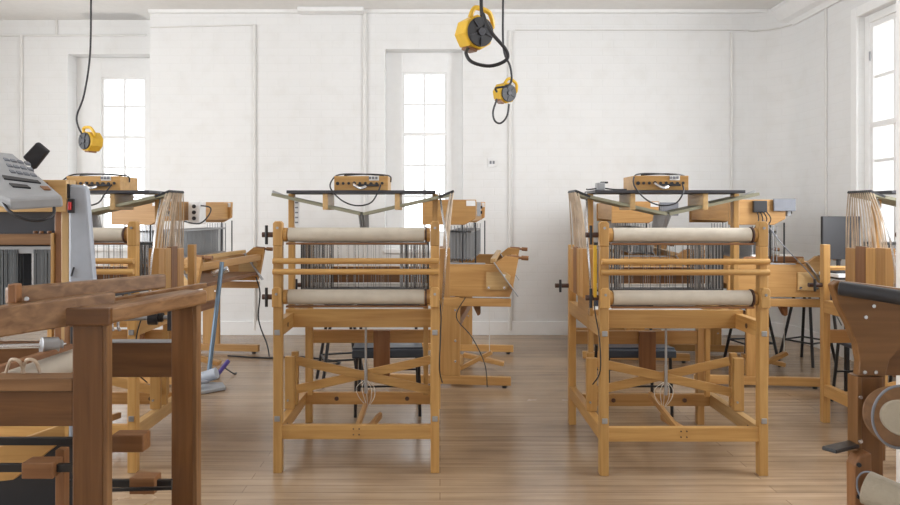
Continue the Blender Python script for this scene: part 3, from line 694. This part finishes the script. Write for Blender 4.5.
flg = lbox(fx0, fx1, ff, ff+.06, 0, zb-.06).build('far_post', DARK, t, .005)
lbox(fx1-.001, fx1+.014, ff+.002, ff+.058, 0, zb-.06).build('lighter_post_edge', WORN_LIT, t, .002)  # same lit side on the far post, painted as a lighter strip
# capping beam, front to back, slightly skewed
A = L(((91-X0)/ppn, n-.005, zb-.03)); Bq = L(((191-X0)/ppf, ff+.065, zb-.035))
MB().bar(A, Bq, .11, .06).build('capping_beam', WORN_LIT, t, .012)
lbox(nx0-.01, nx1+.035, n-.03, n+.0, zb-.06, zb).build('end_block', DARK, t, .005)
rz0, rz1 = EYE-(427-Y0)/ppn, EYE-(377-Y0)/ppn
lbox(-2.3, nx0, n+.005, n+.04, rz0, rz1-.05).build('near_rail', DARK, t, .004)
lbox(-2.3, nx0, n+.0, n+.085, rz1-.05, rz1-.005).build('rail_cap', WORN_LIT, t, .004)
lbox(-2.3, fx0, ff+.01, ff+.05, EYE-(378-Y0)/ppf, EYE-(343-Y0)/ppf).build('far_rail', DARK, t, .004)
lbox((104-X0)/ppf, fx0, ff+.0, ff+.055, EYE-(343-Y0)/ppf, EYE-(341.5-Y0)/ppf).build('lit_rail_edge', GREY, t, .001)  # lit top edge of the far rail, put into a grey strip
# hand bars running back to front
hb = MB().bar(LP(8, 296, 2.30), LP(163, 281, 2.80), .045, .055).build('hand_bar', WORN_LIT, t, .006)
MB().bar(LP(-40, 327, 2.1), LP(112, 305, 2.52), .05, .095).build('side_board', WORN_LIT, t, .006)
MB().box(*[v for v in (LP(9, 290, 2.26).x, LP(17, 290, 2.26).x, LP(0, 0, 2.25).y, LP(0, 0, 2.29).y, LP(0, 303, 2.26).z, LP(0, 284, 2.26).z)]).build('bar_block', BRWN, t, .004)
MB().cyl(LP(26.5, 299, 2.27), LP(26.5, 299, 2.31), .008, seg=12).build('bolt', STEEL, t, .002, True)
MB().bar(LP(105, 302, 2.78), LP(206, 285, 3.05), .03, .022).build('rear_bar', WORN_LIT, t, .004)
MB().bar(LP(96, 298, 2.75), LP(146, 289, 2.95), .02, .012).build('steel_strip', BLACK, t, .002)
for px in (112, 128, 141): MB().cyl(LP(px, 289, 2.84), LP(px+1, 284, 2.84), .009, seg=8).build('bar_knob', BLACK, t, 0)
# rods, couplings and rolls
MB().cyl(LP(-20, 347, 2.6), LP(66, 345, 2.75), .010, seg=12).build('drive_rod', CHROME, t, 0, True)
MB().cyl(LP(41, 346, 2.68), LP(58, 345.5, 2.72), .033, seg=14).cyl(LP(58, 345.5, 2.72), LP(63, 345, 2.73), .022, seg=14).build('coupling', STEEL, t, .003, True)
MB().cyl(LP(110, 319, 3.0), LP(180, 317, 3.05), .010, seg=12).build('drive_rod', STEEL, t, 0, True)
MB().cyl(LP(148, 317, 3.02), LP(158, 317, 3.03), .034, seg=14).cyl(LP(158, 317, 3.03), LP(163, 317, 3.03), .022, seg=14).build('coupling', BLACK, t, .003, True)
MB().box(LP(167, 0, 3.0).x, LP(171, 0, 3.0).x, LP(0, 0, 3.0).y, LP(0, 0, 3.04).y, LP(0, 331, 3.0).z, LP(0, 305, 3.0).z).build('end_plate', BLACK, t, .003)
for px in (113, 119): MB().tube([LP(px, 318, 3.0), LP(px-1, 326, 3.0), LP(px+1, 331, 3.0)], .006, 6).build('hook', CHROME, t, 0, True)
rr = MB().cyl(LP(-30, 392, 2.5), LP(74, 360, 2.78), .045, seg=24).build('cloth_roll', CLOTH, t, 0, True)
MB().bar(LP(-10, 372, 2.48), LP(70, 346, 2.76), .035, .022).build('roll_slat', BRWN, t, .003)
for i, px in enumerate((6, 22)): MB().tube([LP(px, 372, 2.46), LP(px+5, 360, 2.42), LP(px+14, 362, 2.42), LP(px+18, 374, 2.46)], .006, 6).build('tie_loop', CORDM, t, 0, True)
lbox((70-X0)*2.8/F, (77-X0)*2.8/F, 2.8, 2.83, EYE-(355-Y0)*2.8/F, EYE-(327-Y0)*2.8/F).build('end_plate', BLACK, t, .003)
lbox((64-X0)*2.85/F, (69-X0)*2.85/F, 2.85, 2.9, .55, EYE-(320-Y0)*2.85/F).build('inner_post', BRWN, t, .003)
# levers with wooden ends under the frame
def lever(px0, px1, py, d, w0, w1, h):
    MB().bar(LP(px0, py, d), LP(px1, py, d), .02, .028).build('lever_bar', BLKST, t, .002)
    k = MB().box(LP(w0, 0, d).x, LP(w1, 0, d).x, LP(0, 0, d-.035).y, LP(0, 0, d+.035).y, LP(0, py+h, d).z, LP(0, py-h, d).z).build('lever_end', BRWN, t, .004)
lever(-30, 116, 441, 2.62, 115, 147, 8.5)
lever(-30, 76, 467.5, 2.5, 27, 58, 8)
lever(60, 172, 483, 2.72, 133, 158, 8)
MB().bar(LP(108, 490, 2.66), LP(172, 488, 2.66), .012, .012).build('lever_bar', BLKST, t, .001)
lbox((55-X0)*2.62/F, (64-X0)*2.62/F, 2.62, 2.66, .0, EYE-(450-Y0)*2.62/F).build('inner_post', BRWN, t, .003)
bd = MB().prism([(LP(0, 0, 2.7).x-.25, LP(0, 470, 2.7).z), (LP(62, 0, 2.7).x, LP(0, 425, 2.7).z), (LP(62, 0, 2.7).x, LP(0, 440, 2.7).z), (LP(10, 0, 2.7).x, LP(0, 482, 2.7).z), (LP(0, 0, 2.7).x-.25, LP(0, 490, 2.7).z)], 'y', LP(0, 0, 2.72).y, LP(0, 0, 2.75).y).build('slanted_board', GOLD, t, .003)
lbox(-2.3, -1.45, 2.85, 2.9, 0, .42).build('plinth', BLACK, t, .004)
lbox(-2.3, (172-X0)*2.62/F, 2.62, 2.66, .02, .105).build('base_rail', MGREY, t, .003)
# castle with heddles
dc = 2.95; pc = F/dc
zc = EYE-(180-Y0)/pc
def cx(px): return (px-X0)/pc
def cz(py): return EYE-(py-Y0)/pc
lbox(cx(53), cx(62), dc+.01, dc+.05, .12, zc).build('castle_post', BRWN, t, .004)
lbox(cx(61), cx(69), dc-.0, dc+.06, .12, zc).build('castle_post', PALE, t, .004)
lbox(-2.5, cx(69), dc-.02, dc+.0, cz(212), zc).build('castle_board', PALE, t, .004)
lbox(-2.5, cx(54), dc+.03, dc+.05, cz(236), cz(210)).build('dark_panel', SHELF, t, .002)
lbox(-2.5, cx(54), dc-.0, dc+.03, cz(245), cz(234)).build('heddle_frame_top', WORN_LIT, t, .003)
lbox(cx(50.5), cx(54), dc-.001, dc+.03, cz(300), cz(233)).build('heddle_frame_side', GOLD, t, .003)
for px in (34, 40, 48): MB().cyl(L((cx(px), dc+.01, cz(233.5))), L((cx(px), dc+.01, cz(231))), .009, seg=10).build('frame_knob', BRWN, t, .001)
f = lbox(-2.5, cx(48), dc+.04, dc+.05, cz(254), cz(247)).build('heddle_bar', STEEL, t, .001)
h = MB(); rnd = random.Random(11)
for row in range(3):
    for k in range(46):
        px = -20+66*k/46+rnd.random()
        if 13 < px < 29 and row < 3: continue
        a = L((cx(px), dc+.035+.02*row, 0)); h.box(a.x-.0022, a.x+.0022, a.y, a.y+.003, cz(330), cz(250)+.0)
tag(h.build('heddles', HEDDF, t, 0), None, None, kind='stuff')
lbox(cx(23), cx(27), dc+.06, dc+.075, cz(300), cz(254)).build('steel_upright', CHROME, t, .002)
lbox(-2.5, cx(54), dc+.14, dc+.16, cz(335), cz(246)).build('back_panel', BLACK, t, .002)
# pale side casing with the red switch
s_ = MB().prism([(L((cx(69), 0, 0)).x, cz(184)), (L((cx(85), 0, 0)).x, cz(185.5)), (L((cx(87.5), 0, 0)).x, cz(190)), (L((cx(97), 0, 0)).x, cz(310)), (L((cx(97), 0, 0)).x, .15), (L((cx(69), 0, 0)).x, .15)], 'y', L((0, dc-.01, 0)).y, L((0, dc+.03, 0)).y).build('side_casing', LGREY, t, .012)
lbox(cx(69), cx(71), dc-.016, dc-.009, cz(198), cz(184)).build('casing_seam', BLACK, s_, 0)
w = lbox(cx(70), cx(76), dc-.02, dc-.009, cz(213), cz(199)).build('switch_plate', BLACK, s_, .002)
lbox(cx(71), cx(74), dc-.028, dc-.018, cz(210), cz(202)).build('red_switch', RED, s_, .003)
MB().bar(L((cx(75.5), dc-.014, cz(267))), L((cx(73), dc-.014, cz(276))), .005, .005, (0, 1, 0)).build('casing_handle', BLACK, s_, 0)
# console resting on the castle
g = thing('console', (0, 0, 0)); tag(g, 'slanted pale grey console with dark keys on top of the left foreground loom', 'console')
dk = 2.72
def K(px, py, d): return P(px, py, d)
_a, _b, _c = K(13, 153, 2.95), K(63, 196, 2.70), K(10, 199, 2.62)
_n = (_a-_b).cross(_c-_b).normalized()
if _n.y > 0: _n = -_n
EYEP = Vector((0, 0, EYE))
def onplane(px, py, off=0):                        # point on the console's sloping face
    ray = P(px, py, 1)-EYEP; k = (_b-EYEP).dot(_n)/ray.dot(_n); return EYEP+ray*k+_n*off
pl = [onplane(-30, 148), _a, _b, _c, onplane(-30, 186)]
bm = MB(); dn = Vector((0, .01, -.045)); top = [bm.bm.verts.new(p) for p in pl]; bot = [bm.bm.verts.new(p+dn) for p in pl]
bm.bm.faces.new(top); bm.bm.faces.new(bot[::-1])
for i in range(5): bm.bm.faces.new((top[i], top[(i+1) % 5], bot[(i+1) % 5], bot[i]))
cs = bm.build('casing', GREY, g, .010)
def key(name, quad, mat, th=.006):
    q_ = MB(); v = [onplane(a, b, th) for a, b in quad]; u = [onplane(a, b, -.004) for a, b in quad]
    v = [q_.bm.verts.new(p) for p in v]; u = [q_.bm.verts.new(p) for p in u]
    q_.bm.faces.new(v); q_.bm.faces.new(u[::-1])
    for i in range(4): q_.bm.faces.new((v[i], v[(i+1) % 4], u[(i+1) % 4], u[i]))
    return q_.build(name, mat, g, 0)
key('display_slot', [(2, 176), (38, 181.5), (41, 184), (4, 179.5)], BLACK)
key('key_strip', [(9, 184), (27, 186), (31, 189), (13, 187.5)], BLACK)
key('accent_key', [(40, 187), (48, 187.5), (51, 190.5), (44, 190.3)], BRWN)
for i in range(4):
    for j in range(3):
        x = 3+7*i+3*j; yv_ = 158.5+2*i*.6+6*j; key('key', [(x, yv_), (x+4.5, yv_+.8), (x+7, yv_+3), (x+2, yv_+2.4)], MGREY)
MB().tube([P(0, 196, 2.66), P(8, 210, 2.62), P(25, 219, 2.62), P(42, 220, 2.64), P(53, 214, 2.68), P(54, 207, 2.7)], .006, 8).build('cable', BLACK, g, 0, True)
MB().box(P(-10, 0, 2.8).x, P(30, 0, 2.8).x, 2.78, 2.95, zc-.01, P(0, 190, 2.8).z).build('mounting_block', BRWN, g, .004)
ph = thing('display_screen', (0, 0, 0)); tag(ph, 'small black screen standing tilted behind the grey console', 'screen')
q4 = [P(22, 157, 2.96), P(36, 142, 2.96), P(47.5, 151.5, 2.98), P(33, 170, 2.98)]
bm = MB(); v = [bm.bm.verts.new(p) for p in q4]; u = [bm.bm.verts.new(p+Vector((.004, .022, .004))) for p in q4]
bm.bm.faces.new(v); bm.bm.faces.new(u[::-1])
for i in range(4): bm.bm.faces.new((v[i], v[(i+1) % 4], u[(i+1) % 4], u[i]))
bm.build('casing', BLACK, ph, .006)
MB().tube([P(33, 166, 2.985), P(31, 172, 2.99), P(28, 178, 2.99)], .008, 8).build('bracket', MGREY, ph, 0, True)

# ------------------------------------------------------------------ dark loom cut off at the right
dh = 2.2
t = thing('shaped_end_loom', (1.4, dh, 0)); tag(t, 'dark wooden loom with a black padded beam cut off at the right edge', 'loom')
def H(px, py, d=dh): return P(px, py, d)-Vector((1.4, dh, 0))
pts = [(833, 285), (839, 281), (860, 283), (930, 292), (930, 330), (905, 345), (890, 360), (886, 376), (859, 376), (860, 362), (857, 345), (849, 325), (839, 305)]
MB().prism([(H(a, b).x, H(a, b).z) for a, b in pts], 'y', 0.0, .035).build('end_panel', CHST, t, .004)
for (a, b) in ((873, 306), (865, 317), (864, 372), (875, 372)): MB().cyl(H(a, b)+Vector((0, -.006, 0)), H(a, b)+Vector((0, .001, 0)), .006, seg=10).build('screw', CHROME, t, 0)
MB().cyl(H(839, 288, dh-.02), P(935, 303, 2.02)-Vector((1.4, dh, 0)), .022, seg=20).build('padded_beam', BLACK, t, .004, True)
MB().box(H(862, 0).x, H(884, 0).x, .002, .06, 0, H(0, 377).z).build('end_post', DARK, t, .004)
MB().box(H(857.5, 0).x, H(862, 0).x, .0, .055, .1, H(0, 377).z).build('lighter_post_edge', CHST, t, .002)
for b in (397, 441): MB().cyl(H(860, b)+Vector((0, -.006, 0)), H(860, b)+Vector((0, .001, 0)), .006, seg=10).build('bolt', CHROME, t, 0)
MB().box(H(884, 0).x, H(884, 0).x+.55, .03, .07, H(0, 378).z, H(0, 341).z).build('cross_board', DARK, t, .004)
MB().box(H(884, 0).x, H(884, 0).x+.55, .028, .072, H(0, 341).z, H(0, 338.5).z).build('metal_strip', CHROME, t, .001)
MB().box(H(884, 0).x, H(902, 0).x, .08, .12, H(0, 470).z, H(0, 378).z).build('inner_post', CHST, t, .003)
MB().prism([(H(846, 0).x, H(0, 505).z-.1), (H(845, 0).x, H(0, 460).z), (H(850, 0).x, H(0, 451).z), (H(862, 0).x, H(0, 448).z), (H(864, 0).x, H(0, 505).z-.1)], 'y', -.05, -.004).build('roll_bracket', BRWN, t, .004)
for b in (459, 490): MB().cyl(H(849, b, dh)+Vector((0, -.055, 0)), H(849, b, dh)+Vector((0, -.049, 0)), .007, seg=10).build('bracket_hole', BLACK, t, 0)
r = MB().cyl(H(866, 487, dh-.1), P(945, 522, 1.95)-Vector((1.4, dh, 0)), .050, seg=26).build('lower_cloth_roll', LINEN, t, .004, True)
for k in range(4):
    c = H(872+9*k, 490+4.1*k, dh-.1-.012*k); MB().tube([c+Vector((.054*math.cos(a)*.3, -.052*math.cos(a)*.95, .052*math.sin(a))) for a in [j*.7 for j in range(10)]], .003, 5, 3).build('tie_cord', MGREY, r, 0, True)
dd = MB().cyl(H(896, 416, dh-.10), H(897, 416, dh-.07), .088, seg=36).build('roll_flange', CHST, t, .003, True)
MB().cyl(H(902, 418, dh-.22), H(899, 417, dh-.10), .050, seg=28).build('upper_cloth_roll', LINEN, t, .004, True)
cc = H(898, 416, dh-.12); MB().tube([cc+Vector((.082*math.cos(a), -.01, .092*math.sin(a))) for a in [.9+j*.3 for j in range(16)]], .004, 6, 3).build('flange_cord', MGREY, t, 0, True)
MB().bar(H(829, 450, dh-.06), H(858, 443, dh+.04), .045, .012).build('foot_pedal', BLKST, t, .003)
MB().box(H(884, 0).x, H(884, 0).x+.55, .03, .07, .06, .14).build('lower_rail', BRWN, t, .004)
MB().box(H(884, 0).x+.50, H(884, 0).x+.56, .0, .08, 0, .95).build('far_post', BRWN, t, .004)

# ------------------------------------------------------------------ light, world, camera
w = bpy.data.worlds.new('daylight'); bpy.context.scene.world = w; w.use_nodes = True
w.node_tree.nodes['Background'].inputs[0].default_value = (.93, .97, 1.0, 1)
w.node_tree.nodes['Background'].inputs[1].default_value = 3.0
def area(name, loc, rot, sx, sy, power, col=(1, 1, 1)):
    l = bpy.data.lights.new(name, 'AREA'); l.shape = 'RECTANGLE'; l.size = sx; l.size_y = sy; l.energy = power; l.color = col
    o = bpy.data.objects.new(name, l); C.objects.link(o); o.location = loc; o.rotation_euler = rot; return o
area('fill_light_left', (LEFTU+.15, 4.2, 2.1), (0, -math.pi/2, 0), 2.2, 1.6, 50, (.94, .97, 1))  # added soft lamp inside the left wall, brightens the far room
area('fill_light_left_near', (LEFTU+.15, 2.0, 2.1), (0, -math.pi/2, 0), 2.2, 1.6, 115, (.94, .97, 1))  # second added lamp on the left, nearer the camera
area('fill_light_right', (RW-.1, 3.6, 2.2), (0, math.pi/2, 0), 2.0, 1.6, 130, (.94, .97, 1))  # added lamp before the solid right wall, no window there
area('fill_light_behind', (0, -3.6, 2.0), (math.pi/2, 0, 0), 6, 2.2, 15, (1, .985, .96))  # weak fill lamp added behind the camera
cam = bpy.data.cameras.new('camera'); co = bpy.data.objects.new('camera', cam); C.objects.link(co)
co.location = (0, 0, EYE); co.rotation_euler = (math.pi/2, 0, 0)
cam.sensor_width = 36; cam.lens = F/900*36
cam.shift_x = (450-X0)/900; cam.shift_y = -(252.5-Y0)/900
cam.clip_start = .05
sc = bpy.context.scene; sc.camera = co
sc.view_settings.view_transform = 'Standard'; sc.view_settings.look = 'None'; sc.view_settings.gamma = 1
sc.view_settings.use_curve_mapping = False; sc.view_settings.exposure = 0.22
